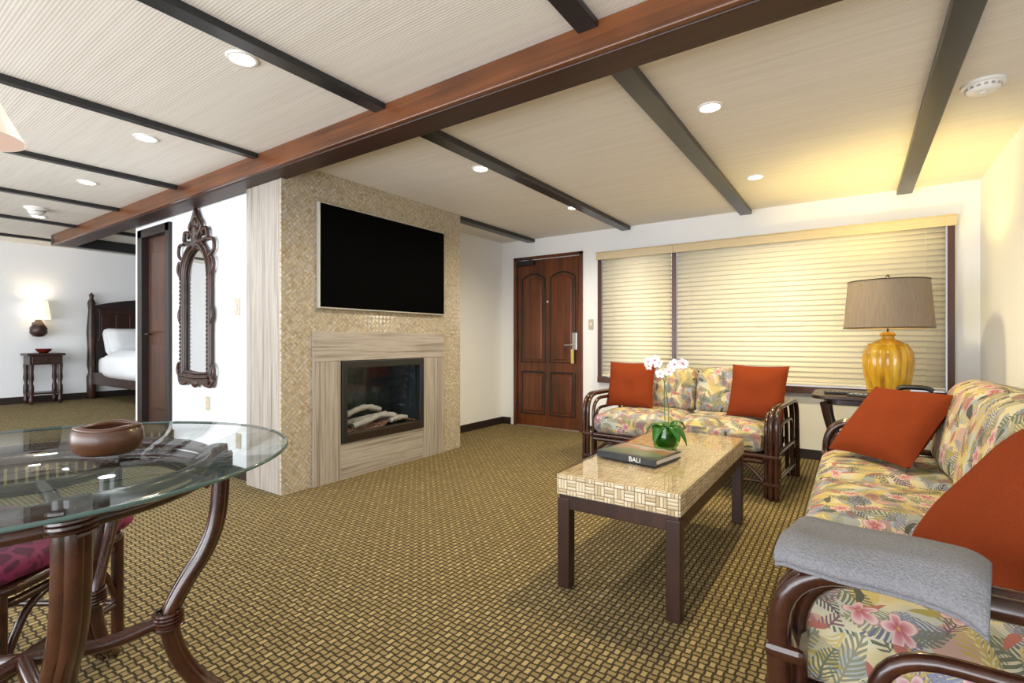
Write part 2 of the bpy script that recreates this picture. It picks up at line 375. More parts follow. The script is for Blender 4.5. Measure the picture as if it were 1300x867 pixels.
bm=B(); bx(bm,BE,RX,1.735,1.765,2.14,CZ); struct('trim_2',bm,M['beam'],bev=.006)  # added front board, keeps the face lighter than the shade-coloured underside
bm=B(); bx(bm,BE-.13,BE,1.735,5.1,2.14,CZ); struct('trim_3',bm,M['batten'],bev=.006)
k=3
for x in (.33,-.84,-2.02,-3.22,-4.4,-5.6,-6.8,-8.0):
    h_=.042 if x>-2.5 else .029
    k+=1; bm=B(); bx(bm,x-h_,x+h_,-2.2,(1.735 if x>-7 else 5.1),CZ-.03,CZ); struct('trim_%d'%k,bm,M['batten'],bev=.004)
    if x<-7: continue
    k+=1; bm=B()
    if x==-3.22: bx(bm,x-.05,x+.05,Y1,WY,CZ-.04,CZ)
    elif x>WX: bx(bm,x-.05,x+.05,1.92,WY,CZ-.04,CZ)
    else: bx(bm,x-.035,x+.035,(MY+.12 if x>-5.9 else 1.92),5.1,CZ-.035,CZ)
    struct('trim_%d'%k,bm,M['batten'],bev=.004)
# ---------------------------------------------------------------- windows, doors
w=bpy.data.objects.new('window_1',None); C.objects.link(w); w['kind']='structure'
bm=B()
for x in (W0+.02,-1.5,W1-.02): bx(bm,x-.022,x+.022,WY-.045,WY+.12,WZ0,WZ1)
bx(bm,W0,W1,WY-.03,WY+.12,WZ1-.04,WZ1)
obj('window_frame',bm,M['frame'],w,bev=.003)
bm=B(); bx(bm,W0,W1,WY-.06,WY+.12,WZ0-.04,WZ0+.02); obj('window_sill',bm,M['frame'],w,bev=.003)
for a,b in ((W0+.04,-1.52),(-1.48,W1-.04)):
    bm=B(); bx(bm,a,b,WY+.1,WY+.106,WZ0,WZ1-.04); obj('pane',bm,M['pane'],w)
def blind(x0,x1,label,nc,vx0,vx1):
    t=thing('venetian_blind',label,'blind',((x0+x1)/2,WY-.02,WZ0+.03),0,'cream window blinds'); L=(x1-x0)/2; top=WZ1-WZ0-.1
    bm=B(); sp=.045; n=int(top/sp)+1; ta=R(70)
    for i in range(n):
        zc=.048+i*sp; pr=[]
        for q in range(7):
            s_=-1+2*q/6; w_=.0275*s_; cam_=.005*(1-s_*s_)
            # room edge low, window edge high, bulging up toward the room
            pr.append((w_*math.cos(ta)-cam_*math.sin(ta), w_*math.sin(ta)+cam_*math.cos(ta)))
        a=[bm.verts.new((-L,p[0],zc+p[1])) for p in pr]; b=[bm.verts.new((L,p[0],zc+p[1])) for p in pr]
        for q in range(6): bm.faces.new((a[q],a[q+1],b[q+1],b[q]))
    so=obj('slats',bm,M['slat'],t,smooth=True); sm=so.modifiers.new('s','SOLIDIFY'); sm.thickness=.0032
    bm=B(); box(bm,(0,0,.010),(2*L,.04,.02)); obj('bottom_rail',bm,M['slat'],t,bev=.004)
    bm=B(); cx=(x0+x1)/2
    bx(bm,vx0-cx,vx1-cx,-.055,-.042,top-.01,top+.065); bx(bm,vx0-cx,vx1-cx,-.06,-.04,top+.065,top+.075); obj('valance',bm,M['valance'],t,bev=.003)
    for i in range(nc):
        x=-L+.12+(2*L-.24)*i/(nc-1); bm=B(); bx(bm,x-.001,x+.001,-.0205,-.0195,0,top); obj('ladder_cord',bm,M['slat'],t)
blind(W0+.05,-1.53,'narrow cream slatted blind beside the entrance door',2,W0-.01,-1.5)
blind(-1.47,W1-.05,'wide cream slatted blind behind the table lamp',4,-1.499,W1+.01)
def arch(x0,x1,z0,z1,rise,n=10,y=0):
    o=[(x0,y,z0),(x1,y,z0)]
    for i in range(n+1):
        t=i/n; o.append((x1+(x0-x1)*t,y,z1+rise*math.sin(PI*t)))
    return o
d=bpy.data.objects.new('door_1',None); C.objects.link(d); d.location=(0,WY,0); d['kind']='structure'
bm=B(); bx(bm,DX0+.045,DX1-.045,.01,.055,.01,DZ-.04); obj('door_slab',bm,M['door'],d,bev=.003)
bm=B(); bx(bm,DX0,DX0+.04,-.02,.1,0,DZ); bx(bm,DX1-.04,DX1,-.02,.1,0,DZ); bx(bm,DX0,DX1,-.02,.1,DZ-.035,DZ); obj('door_frame',bm,M['door'],d,bev=.004)
bm=B(); bx(bm,DX0,DX1,-.01,.1,0,.012); obj('threshold',bm,M['steel'],d)
cx=(DX0+DX1)/2
for s in (-1,1):
    a,b=cx+s*.04,cx+s*.36; x0,x1=min(a,b),max(a,b)
    for z0,z1,ri in ((.16,.66,0.0),(.78,1.78,.06)):
        bm=B(); prism(bm,arch(x0+.035,x1-.035,z0+.035,z1-.035,ri*.9,10,.012),(0,-.018,0)); p=obj('door_panel',bm,M['door'],d,bev=.012)
        bm=B(); pts=arch(x0,x1,z0,z1,ri,12,.008); tube(bm,pts,.011,8,True); obj('moulding',bm,M['base'],d,smooth=True)
bm=B(); bx(bm,DX1-.135,DX1-.075,-.012,.012,.93,1.13); h=obj('lock_plate',bm,M['steel'],d,bev=.006)
bm=B(); tube(bm,fillet([(DX1-.105,-.012,.99),(DX1-.105,-.055,.99),(DX1-.21,-.058,.985)],.02),.009,8); obj('door_handle',bm,M['steel'],d,smooth=True)
bm=B(); bx(bm,DX1-.12,DX1-.085,-.066,-.062,.78,.94); obj('hanging_tag',bm,M['tag'],d)
bm=B(); lathe(bm,[(.012,0),(.012,.008),(.006,.01)],14); obj('peephole',bm,M['steel'],d,loc=(cx,.01,1.5),rot=(R(90),0,0))
bm=B(); bx(bm,DX0+.06,DX0+.3,-.05,.01,DZ-.105,DZ-.05); obj('door_closer',bm,M['black'],d,bev=.004)
bm=B(); tube(bm,[(DX0+.28,-.03,DZ-.045),(DX0+.14,-.13,DZ-.03),(DX0+.1,-.02,DZ-.02)],.008,8); obj('closer_arm',bm,M['black'],d)
for z in (.25,1.0,1.8):
    bm=B(); tube(bm,[(DX0+.042,-.022,z-.05),(DX0+.042,-.022,z+.05)],.008,8); obj('hinge',bm,M['black'],d)
d2=bpy.data.objects.new('door_2',None); C.objects.link(d2); d2.location=(.14,MY,BZ); d2['kind']='structure'
bm=B(); bx(bm,-5.86,-5.76,-.03,.12,0,1.85); bx(bm,-5.24,-5.16,-.03,.12,0,1.85); bx(bm,-5.86,-5.16,-.03,.12,1.77,1.85); obj('door_frame',bm,M['base'],d2,bev=.005)
bm=B(); bx(bm,-5.76,-5.24,.03,.07,.01,1.77); obj('door_slab',bm,M['door2'],d2,bev=.003)
for z0,z1 in ((.15,.75),(.87,1.62)):
    bm=B(); bx(bm,-5.66,-5.34,.018,.032,z0,z1); obj('door_panel',bm,M['door2'],d2,bev=.01)
bm=B(); tube(bm,fillet([(-5.7,.03,.85),(-5.7,-.02,.85),(-5.62,-.02,.85)],.015),.008,8); obj('door_handle',bm,M['bronze'],d2,smooth=True)
# ---------------------------------------------------------------- fireplace
FXF=-3.17
fp=thing('fireplace','floor to ceiling fireplace with woven shell tiles and limestone surround','fireplace',(0,0,0))
oy0,oy1,oz0,oz1=2.34,3.2,.27,.89
bm=B(); X0=-3.62
bx(bm,X0,FXF-.02,Y0+.02,oy0,0,CZ); bx(bm,X0,FXF-.02,oy1,Y1,0,CZ); bx(bm,X0,FXF-.02,oy0,oy1,0,oz0); bx(bm,X0,FXF-.02,oy0,oy1,oz1,CZ); bx(bm,X0-.02,X0,Y0+.1,Y1,0,CZ)
obj('chimney_breast',bm,M['wall'],fp)
sy0,sy1,sz=2.11,3.47,1.105
bm=B(); bx(bm,FXF-.02,FXF,Y0,sy0,0,CZ); bx(bm,FXF-.02,FXF,sy1,Y1,0,CZ); bx(bm,FXF-.02,FXF,sy0,sy1,sz,CZ); obj('mosaic_face',bm,M['mosaic'],fp)
bm=B(); bx(bm,X0,FXF-.02,Y0,Y0+.02,0,2.135); obj('side_slab',bm,M['stone_v'],fp,bev=.003)
for a,b in ((sy0,oy0),(oy1,sy1)):
    bm=B(); bx(bm,FXF-.02,FXF+.015,a,b,0,oz1); obj('surround_jamb',bm,M['stone_v'],fp,bev=.003)
bm=B(); bx(bm,FXF-.02,FXF+.018,sy0,sy1,oz1,sz); obj('surround_lintel',bm,M['stone_h'],fp,bev=.003)
bm=B(); bx(bm,FXF-.02,FXF+.012,oy0,oy1,0,oz0); obj('surround_base',bm,M['stone_h'],fp,bev=.003)
ins=thing('fireplace_insert','black framed glass fronted fire insert in the limestone surround','fireplace insert',(0,0,0))
bm=B(); f0=.05
bx(bm,FXF-.03,FXF+.03,oy0+.004,oy1-.004,oz1-.06,oz1-.004); bx(bm,FXF-.03,FXF+.03,oy0+.004,oy0+f0,oz0+.004,oz1-.06); bx(bm,FXF-.03,FXF+.03,oy1-f0,oy1-.004,oz0+.004,oz1-.06); obj('insert_frame',bm,M['black'],ins,bev=.004)
bm=B(); bx(bm,FXF-.03,FXF+.032,oy0+f0,oy1-f0,oz0+.004,oz0+.07); obj('vent_trim',bm,M['bronze'],ins,bev=.006)
bm=B(); bx(bm,FXF-.40,FXF-.39,oy0+.01,oy1-.01,oz0+.01,oz1-.01); bx(bm,FXF-.39,FXF-.03,oy0+.01,oy0+.02,oz0+.01,oz1-.01); bx(bm,FXF-.39,FXF-.03,oy1-.02,oy1-.01,oz0+.01,oz1-.01); bx(bm,FXF-.39,FXF-.03,oy0+.02,oy1-.02,oz1-.03,oz1-.01); bx(bm,FXF-.39,FXF-.03,oy0+.02,oy1-.02,oz0+.01,oz0+.05); obj('firebox',bm,M['soot'],ins)
bm=B(); bx(bm,FXF-.012,FXF-.008,oy0+f0,oy1-f0,oz0+.07,oz1-.06); obj('glass_pane',bm,M['fire_glass'],ins)
bm=B(); bmesh.ops.create_grid(bm,x_segments=20,y_segments=50,size=.5)
for v in bm.verts:
    v.co.x=FXF-.21+v.co.x*.34; v.co.y=(oy0+oy1)/2+v.co.y*.8; v.co.z=oz0+.065+random.random()*.02+.025*math.sin(v.co.y*9)
obj('ember_bed',bm,M['ash'],ins,kind='stuff')
lg=[([(-3.42,2.48,.37),(-3.38,2.7,.385),(-3.33,2.9,.40),(-3.36,3.06,.37)],.030,'thick pale driftwood log lying across the fire bed'),
    ([(-3.25,2.52,.37),(-3.26,2.68,.395),(-3.28,2.84,.42),(-3.28,2.97,.395)],.025,'pale driftwood log at the middle front of the fire'),
    ([(-3.23,2.88,.365),(-3.24,2.99,.38),(-3.25,3.09,.37)],.022,'short pale driftwood log at the right of the fire'),
    ([(-3.36,2.50,.43),(-3.33,2.62,.48),(-3.37,2.76,.485),(-3.40,2.92,.445)],.023,'slim bleached driftwood branch resting on top of the fire')]
for pts,r,lb in lg:
    bm=B(); pp=crv(pts,8); tube(bm,pp,[r*(.8+.4*random.random()) for _ in pp],10)
    tag(obj('driftwood_log',bm,M['drift'],smooth=True),lb,'log','driftwood logs in the fireplace')
tv=thing('television','large flat black television mounted above the fireplace','television',(FXF,2.80,1.275))
bm=B(); bx(bm,.0,.035,-.655,.655,0,.76); obj('casing',bm,M['tvframe'],tv,bev=.003)
bm=B(); bx(bm,.035,.038,-.647,.647,.010,.752); obj('screen',bm,M['screen'],tv)
# ---------------------------------------------------------------- mirror
mr=thing('wall_mirror','ornate carved dark wood mirror with crested top beside the doorway','mirror',(-4.50,MY,.66))
def oval(hw,zb,zt,n=64,sc=0,e=.25):
    # straight sides, squared base, round arched top
    o=[]; zs=zt-hw*1.15; nb=n//4
    for i in range(nb*2):
        a=PI*i/(nb*2-1); o.append((hw*math.cos(a),-.03,zs+hw*1.15*math.sin(a)))
    for i in range(1,nb): o.append((-hw,-.03,zs+(zb-zs)*i/nb))
    for i in range(nb+1): o.append((-hw+2*hw*i/nb,-.03,zb-.012*math.sin(PI*i/nb)))
    for i in range(1,nb): o.append((hw,-.03,zb+(zs-zb)*i/nb))
    return o
bm=B(); prism(bm,[(p[0],-.012,p[2]) for p in oval(.205,.13,1.14)],(0,.006,0)); obj('mirror_glass',bm,M['mirror'],mr)
bm=B(); tube(bm,oval(.21,.12,1.15),.012,10,True); tube(bm,oval(.24,.09,1.18),.021,10,True)
tube(bm,oval(.265,.065,1.205),.012,8,True)
pts=oval(.24,.09,1.18,96)
for i,p in enumerate(pts):
    bmesh.ops.create_icosphere(bm,subdivisions=1,radius=.010,matrix=Matrix.Translation((p[0],-.052,p[2]))@Matrix.Diagonal((1,.8,1.5,1)))
for s in (-1,1):
    for zc,q_ in ((.14,1.3),(.6,.8),(1.0,1.2)):
        tube(bm,crv([(s*.25,-.035,zc-.10),(s*(.25+.045*q_),-.035,zc-.05),(s*(.25+.055*q_),-.035,zc),(s*(.25+.035*q_),-.035,zc+.05),(s*.26,-.035,zc+.03)],5),[.006+.009*math.sin(q/20*PI) for q in range(21)],8)
obj('carved_frame',bm,M['carve'],mr,smooth=True)
bm=B()
for s in (-1,1):
    tube(bm,crv([(s*.02,-.03,1.19),(s*.12,-.03,1.20),(s*.20,-.03,1.22),(s*.19,-.03,1.29),(s*.12,-.03,1.28),(s*.14,-.03,1.245)],6),.018,8)
    tube(bm,crv([(s*.01,-.03,1.22),(s*.085,-.03,1.29),(s*.10,-.03,1.34),(s*.05,-.03,1.39),(s*.0,-.03,1.47)],6),.017,8)
    tube(bm,crv([(s*.23,-.03,1.06),(s*.31,-.03,1.11),(s*.30,-.03,1.19),(s*.21,-.03,1.20)],6),.015,8)
    tube(bm,crv([(s*.03,-.03,1.30),(s*.05,-.03,1.36),(s*.02,-.03,1.42)],6),.012,8)
for z,r in ((1.21,.065),(1.28,.06),(1.35,.046),(1.42,.026)):
    bmesh.ops.create_icosphere(bm,subdivisions=2,radius=r,matrix=Matrix.Translation((0,-.03,z))@Matrix.Diagonal((.9,.5,1.3,1)))
obj('crest',bm,M['carve'],mr,smooth=True)
bm=B()
for s in (-1,1):
    tube(bm,crv([(s*.25,-.03,.12),(s*.295,-.03,.07),(s*.27,-.03,.02),(s*.18,-.03,.02),(s*.10,-.03,.05),(0,-.03,.03)],6),.017,8)
bx(bm,-.24,.24,-.045,-.01,.03,.075)
bmesh.ops.create_icosphere(bm,subdivisions=2,radius=.04,matrix=Matrix.Translation((0,-.035,.03))@Matrix.Diagonal((1.5,.5,1.0,1)))
obj('lower_scroll',bm,M['carve'],mr,smooth=True)
def plate(name,loc,rz,label,cat,outlet=False,w=.072,h=.115):
    t=thing(name,label,cat,loc,rz); bm=B(); box(bm,(0,-.004,0),(w,.008,h)); obj('cover_plate',bm,M['beige'],t,bev=.002)
    if outlet:
        for z in (-.025,.025): bm=B(); box(bm,(0,-.009,z),(.032,.004,.028)); obj('socket',bm,M['valance'],t,bev=.001)
    else: bm=B(); box(bm,(0,-.012,0),(.018,.012,.04),(.2,0,0)); obj('toggle',bm,M['white'],t,bev=.002)
plate('light_switch',(-3.88,MY,1.3),0,'beige light switch on white wall between mirror and fireplace','light switch',False,.085,.13)
plate('wall_outlet',(-4.35,MY,.53),0,'wall outlet just below the ornate mirror','outlet',True)
plate('wall_outlet',(-3.86,MY,.28),0,'low wall outlet close to the side of the fireplace','outlet',True)
plate('light_switch',(-2.43,WY,1.22),0,'light switch between the entrance door and the blinds','light switch',False,.06)
# ---------------------------------------------------------------- ceiling fixtures
DL=[(-2.17,1.11,'largest recessed light, above the dining table side of the beam'),(-3.50,1.22,'recessed ceiling light in the second panel left of the beam'),(-4.86,1.31,'recessed ceiling light in the third panel toward the bedroom'),
    (-6.6,1.4,'small far recessed light near the bedroom detector'),(-.62,2.72,'recessed ceiling light above the coffee table'),(-2.18,2.78,'recessed ceiling light nearest the television'),
    (-.61,4.08,'recessed ceiling light above the right end of the loveseat'),(-2.12,4.08,'recessed ceiling light in front of the entrance door')]
EN=[34,17,18,40,82,52,82,56]
dl=None
for i,(x,y,lb) in enumerate(DL):
    if dl is None:
        dl=thing('recessed_light',lb,'ceiling light',(x,y,CZ),0,'recessed ceiling lights')
        bm=B(); lathe(bm,[(.046,-.002),(.05,-.008),(.06,-.007),(.064,0),(.045,0)],32); obj('trim_ring',bm,M['white'],dl,smooth=True)
        bm=B(); lathe(bm,[(0,-.004),(.046,-.004),(.046,0)],32); obj('lens',bm,M['bulb'],dl)
    else: dup(dl,(x,y,CZ),0,lb)
    L=bpy.data.lights.new('downlight_bulb','SPOT'); L.energy=EN[i]; L.spot_size=R(168); L.spot_blend=.8; L.shadow_soft_size=.06
    L.color=(1,.81,.42) if x>-1 else ((1,.90,.72) if x>-3 else (.78,.90,1.0))
    o=bpy.data.objects.new('downlight_bulb',L); C.objects.link(o); o.location=(x,y,CZ-.06)
sd=thing('smoke_detector','round white smoke detector on the ceiling beside the right batten','smoke detector',(.5,3.2,CZ))
bm=B(); lathe(bm,[(.0,-.045),(.045,-.045),(.06,-.038),(.068,-.015),(.08,-.012),(.082,0)],40); obj('body',bm,M['white'],sd,smooth=True)
bm=B()
for i in range(16):
    a=2*PI*i/16; box(bm,(.065*math.cos(a),.065*math.sin(a),-.026),(.004,.014,.01),(0,0,a))
obj('vent',bm,M['steel'],sd)
bm=B(); lathe(bm,[(0,-.049),(.012,-.049),(.014,-.044)],20); obj('button',bm,M['white'],sd)
sd=thing('ceiling_detector','small white domed detector on the bedroom ceiling','smoke detector',(-6.2,1.3,CZ))
bm=B(); lathe(bm,[(0,-.07),(.04,-.065),(.06,-.04),(.07,-.02),(.085,-.015),(.085,0)],32); obj('body',bm,M['white'],sd,smooth=True)
bm=B(); lathe(bm,[(.061,-.04),(.064,-.036),(.066,-.03)],32); obj('vent',bm,M['steel'],sd)
PZ=1.56
pd=thing('pendant_lamp','frosted glass pendant lamp hanging over the glass dining table','pendant lamp',(-1.83,.245,PZ))
bm=B(); lathe(bm,[(.118,0),(.108,.02),(.085,.065),(.062,.115),(.04,.15),(.02,.165),(.018,.161),(.036,.146),(.058,.11),(.081,.065),(.104,.02),(.114,0)],40); obj('lamp_shade',bm,M['pend'],pd,smooth=True)
bm=B(); lathe(bm,[(.022,.155),(.024,.185),(.012,.205)],16); obj('socket',bm,M['bronze'],pd)
bm=B(); tube(bm,[(0,0,.2),(0,0,CZ-PZ)],.004,8); obj('cord',bm,M['bronze'],pd)
bm=B(); lathe(bm,[(.055,CZ-PZ),(.05,CZ-PZ-.025),(.01,CZ-PZ-.035)],24); obj('canopy',bm,M['bronze'],pd,smooth=True)
# ---------------------------------------------------------------- rattan sofas
def sofa(name,label,L,D,ns,loc,rz,bh=.38,bt=.2,pr=.0205,inner=True):
    t=thing(name,label,'sofa',loc,rz,None); AZ=.6; F=-D/2; K=D/2; g_=pr*2.05
    for s in (-1,1):
        bm=B()
        for kx in (pr,pr+g_):
            x=s*(L/2-kx); tube(bm,fillet([(x,F,0),(x,F,AZ),(x,K-.05,AZ),(x,K,0)],.15,9),pr,12)
        x=s*(L/2-pr-2*g_); tube(bm,fillet([(x,F+.03,0),(x,F+.03,AZ-.035),(x,K-.08,AZ-.035),(x,K-.02,0)],.14,9),pr*.88,12)
        x=s*(L/2-pr*2); tube(bm,fillet([(x,F+.16,.1),(x,F+.16,AZ-.13),(x,K-.14,AZ-.13),(x,K-.14,.1)],.12,8),pr*.78,10)
        if inner: x=s*(L/2-pr*2); tube(bm,fillet([(x,F+.27,.1),(x,F+.27,AZ-.22),(x,K-.24,AZ-.22),(x,K-.24,.1)],.09,8),pr*.68,10)
        for z in (.10,.28): tube(bm,[(x,F,z),(x,K-.01,z)],pr*.88,10)
        a=obj('arm',bm,M['rattan'],t,smooth=True)
        for z in (.10,.28,.42) if inner else (.10,.28):
            bm=B(); bx(bm,*sorted((s*(L/2+.003),s*(L/2-pr*2-2*g_-.002))),F-pr-.003,F+.03+pr,z-.016,z+.016)
            obj('binding',bm,M['rattan'],a,bev=.012)
    bm=B()
    for z in (.28,.245): tube(bm,[(-L/2+.1,F+.01,z),(L/2-.1,F+.01,z)],.018,10)
    tube(bm,[(-L/2+.1,F+.02,.11),(L/2-.1,F+.02,.11)],.013,10)
    for s in (-1,1):
        tube(bm,crv([(s*(L/2-.10),F+.01,.12),(s*(L/2-.20),F+.01,.21),(s*(L/2-.32),F+.01,.24)],7),.012,8)
    obj('front_rail',bm,M['rattan'],t,smooth=True)
    bm=B(); bx(bm,-L/2+.1,L/2-.1,F+.03,K-.04,.255,.285); tube(bm,[(-L/2+.1,K-.03,.28),(L/2-.1,K-.03,.28)],.019,10); obj('seat_frame',bm,M['rattan'],t)
    bm=B(); bt0=.44+bh-.04
    tube(bm,fillet([(-L/2+.13,K-.04,.2),(-L/2+.13,K+.03,bt0),(L/2-.13,K+.03,bt0),(L/2-.13,K-.04,.2)],.12,7),.02,10)
    n=int(L/.18)
    for i in range(1,n):
        x=-L/2+.13+(L-.26)*i/n; tube(bm,[(x,K-.035,.28),(x,K+.028,bt0)],.009,8)
    obj('back_frame',bm,M['rattan'],t,smooth=True)
    W=L-4*g_-4*pr-.01; cw=W/ns; cz=.445+bh/2; cy=K-.05-bt/2
    for i in range(ns):
        x=-W/2+cw*(i+.5)
        bm=B(); cushion(bm,(x,-.06,.372),(cw-.006,D-.10,.165),.045,.028); obj('seat_cushion',bm,M['floral'],t,smooth=True)
        bm=B(); cushion(bm,(x,cy,cz),(cw-.008,bt,bh),.06,.0,12,Euler((R(-12),0,0)).to_matrix().to_4x4())
        for v in bm.verts:
            u=(v.co.x-x)/(cw/2); w_=(v.co.z-cz)/(bh/2); f=max(0,1-u**4)*max(0,1-w_**4)
            if v.co.y<cy+(v.co.z-cz)*.2: v.co.y-=.045*f
            v.co.z+=.02*max(0,1-u*u)*(w_>.7)
        obj('back_cushion',bm,M['floral'],t,smooth=True)
    return t
sofa('rattan_sofa','long rattan sofa with tropical floral cushions along the right wall',2.22,.76,3,(.25,2.24,0),R(-90),.40,.22,.0205)
sofa('rattan_loveseat','two seat rattan loveseat with tropical floral cushions under the window blinds',1.46,.78,2,(-1.10,4.07,0),R(-4),.36,.18,.0165,False)
def pillow(label,loc,sz,rz,lean,roll=0,th=.13):
    bm=B(); n=22; grid={}
    for side in (1,-1):
        for i in range(n+1):
            for j in range(n+1):
                u=-1+2*i/n; v=-1+2*j/n
                if side==-1 and (i in (0,n) or j in (0,n)): grid[(side,i,j)]=grid[(1,i,j)]; continue
                e=max(0,(1-abs(u)**2.4))*max(0,(1-abs(v)**2.4))
                x=u*sz/2*(1-.06*(1-v*v)); z=v*sz/2*(1-.06*(1-u*u)); y=side*th*.5*e**.45
                y+=side*(.004*math.sin(9*u+3*v)+.005*math.sin(5*v-4*u*u))*e
                grid[(side,i,j)]=bm.verts.new((x,y,z+sz/2))
        for i in range(n):
            for j in range(n):
                bm.faces.new([grid[(side,i,j)],grid[(side,i+1,j)],grid[(side,i+1,j+1)],grid[(side,i,j+1)]])
    o=obj('throw_pillow',bm,M['rust'],smooth=True,loc=loc,rot=None)
    o.rotation_euler=(Euler((0,0,rz)).to_matrix()@Euler((lean,0,0)).to_matrix()@Euler((0,roll,0)).to_matrix()).to_euler()
    return tag(o,label,'pillow','rust coloured throw pillows')
pillow('rust pillow at the left end of the loveseat',(-1.57,4.02,.48),.40,R(6),R(-20))
pillow('rust pillow at the right end of the loveseat',(-.60,3.95,.48),.40,R(-12),R(-18))
pillow('rust pillow tilted at the far end of the long sofa',(.04,2.84,.50),.42,R(-44),R(-43),0)
pillow('large rust pillow nearest the folded grey throw on the long sofa',(.20,1.60,.47),.43,R(-68),R(-38),R(4),.17)
# throw blanket : folded cloth swept as one spiral sheet
bm=B(); nx=44
prof=[(-.100,-.006),(-.094,.002),(-.07,.008),(-.03,.010),(.03,.010),(.085,.008),(.103,.004),(.106,.013),(.092,.020),(.04,.021),(-.03,.022),(-.075,.019),(-.094,.012),(-.104,.010),(-.106,.020),(-.094,.029),(-.06,.033),(.0,.034),(.06,.032),(.09,.026)]
pc=crv([(0,a,b) for a,b in prof],4)
rows=[]
for i in range(nx+1):
    u=i/nx; x=-.15+.31*u
    row=[]
    for q,p in enumerate(pc):
        y=p.y*(1+.05*math.sin(u*7)); z=p.z+.003*math.sin(x*22)+.002*math.sin(y*40+x*13)
        dx=max(0,abs(x)-.12); z-=dx*dx*10
        dr=max(0,-y-.055)
        z-=dr*(.25+.35*max(0,min(1,(u-.25)*2.5)))
        row.append(bm.verts.new((x,y+.010*math.sin(x*15),z)))
    rows.append(row)
for i in range(nx):
    for q in range(len(pc)-1): bm.faces.new((rows[i][q],rows[i][q+1],rows[i+1][q+1],rows[i+1][q]))
tb=tag(obj('throw_blanket',bm,M['grey_wool'],smooth=True,loc=(.035,1.20,.622),rot=(0,0,R(-10))),'folded grey wool throw draped over the near sofa arm','blanket')
sm=tb.modifiers.new('s','SOLIDIFY'); sm.thickness=.0105; sm.offset=0
sb=tb.modifiers.new('u','SUBSURF'); sb.levels=1; sb.render_levels=1
# ---------------------------------------------------------------- coffee table
ct=thing('coffee_table','rectangular coffee table with woven top box and dark wooden legs','coffee table',(-.785,2.49,0))
hx,hy=.26,.635
bm=B(); bx(bm,-hx,hx,-hy,hy,.395,.482); obj('woven_box',bm,M['weave'],ct,bev=.006,uv=True)
bm=B(); bx(bm,-hx-.004,hx+.004,-hy-.004,hy+.004,.483,.490); obj('glass_top',bm,M['cglass'],ct,bev=.002)
bm=B(); bx(bm,-hx+.008,hx-.008,-hy+.008,-hy+.035,.335,.395); bx(bm,-hx+.008,hx-.008,hy-.035,hy-.008,.335,.395); bx(bm,-hx+.008,-hx+.035,-hy+.035,hy-.035,.335,.395); bx(bm,hx-.035,hx-.008,-hy+.035,hy-.035,.335,.395); obj('apron',bm,M['dark'],ct,bev=.003)
for sx in (-1,1):
    for sy in (-1,1):
        bm=B(); box(bm,(sx*(hx-.03),sy*(hy-.03),.19),(.055,.055,.38)); obj('leg',bm,M['dark'],ct,bev=.004)
ZT=.490
bk=thing('book','large hardcover travel book lying on the coffee table','book',(-.85,2.30,ZT),R(-10))
bm=B(); bx(bm,-.15,.145,-.105,.12,.004,.026); obj('pages',bm,M['page'],bk)
bm=B(); bx(bm,-.155,.155,-.115,.125,0,.004); bx(bm,-.155,.155,-.115,.125,.026,.030); bx(bm,-.155,.155,-.118,-.11,0,.030); obj('cover',bm,M['cover'],bk,bev=.001)
bm=B(); bx(bm,-.14,.14,-.095,.112,.030,.0304); obj('cover_picture',bm,M['picture'],bk)
def text(s,size,parent,loc,rot,mat,name='title'):
    cu=bpy.data.curves.new('t','FONT'); cu.body=s; cu.size=size; cu.align_x='CENTER'; cu.align_y='CENTER'; cu.extrude=.0003
    o=bpy.data.objects.new('t',cu); C.objects.link(o); bpy.context.view_layer.update()
    me=bpy.data.meshes.new_from_object(o.evaluated_get(bpy.context.evaluated_depsgraph_get())); bpy.data.objects.remove(o)
    me.materials.clear(); me.materials.append(mat); q=bpy.data.objects.new(name,me); C.objects.link(q); q.parent=parent; q.location=loc; q.rotation_euler=rot
text('BALI',.031,bk,(.05,-.1187,.015),(R(90),0,0),M['ink'])
# orchid
orc=thing('potted_orchid','white orchid in a green glass vase on the coffee table','orchid',(-.80,2.56,ZT))
bm=B(); lathe(bm,[(.0,.0),(.05,.0),(.062,.02),(.066,.07),(.054,.115),(.056,.125),(.050,.115),(.061,.07),(.057,.02),(.0,.008)],32); obj('vase',bm,M['vase'],orc,smooth=True)
bm=B(); lathe(bm,[(0,.01),(.042,.012),(.05,.03),(.052,.075),(.0,.085)],20); obj('moss',bm,M['leaf'],orc,smooth=True)
def leafm(ang,ln,wd,rise,drop):
    bm=B(); n=12; L=[];Rr=[]; Cc=[]
    for i in range(n+1):
        t=i/n; w_=wd*math.sin(PI*min(1,t*.93+.07))**.7; r=.02+ln*t; z=.10+rise*math.sin(t*PI*.6)-drop*t*t
        c=Vector((r*math.cos(ang),r*math.sin(ang),z)); s_=Vector((-math.sin(ang),math.cos(ang),0))
        L.append(bm.verts.new(c+s_*w_+Vector((0,0,.006)))); Cc.append(bm.verts.new(c)); Rr.append(bm.verts.new(c-s_*w_+Vector((0,0,.006))))
    for i in range(n):
        bm.faces.new((L[i],L[i+1],Cc[i+1],Cc[i])); bm.faces.new((Cc[i],Cc[i+1],Rr[i+1],Rr[i]))
    o=obj('leaf',bm,M['leaf'],orc,smooth=True); sm=o.modifiers.new('s','SOLIDIFY'); sm.thickness=.003
for a,l,w_,ri,dr in ((-.6,.085,.032,.05,.10),(-1.9,.08,.03,.04,.10),(.7,.08,.028,.06,.05),(2.6,.08,.028,.05,.08),(-2.8,.08,.028,.05,.08),(-.1,.09,.034,.05,.12)): leafm(a,l,w_,ri,dr)
st1=crv([(0,0,.08),(-.01,.01,.2),(-.005,.0,.34),(.03,-.01,.43),(.08,-.03,.45),(.12,-.05,.43)],8)
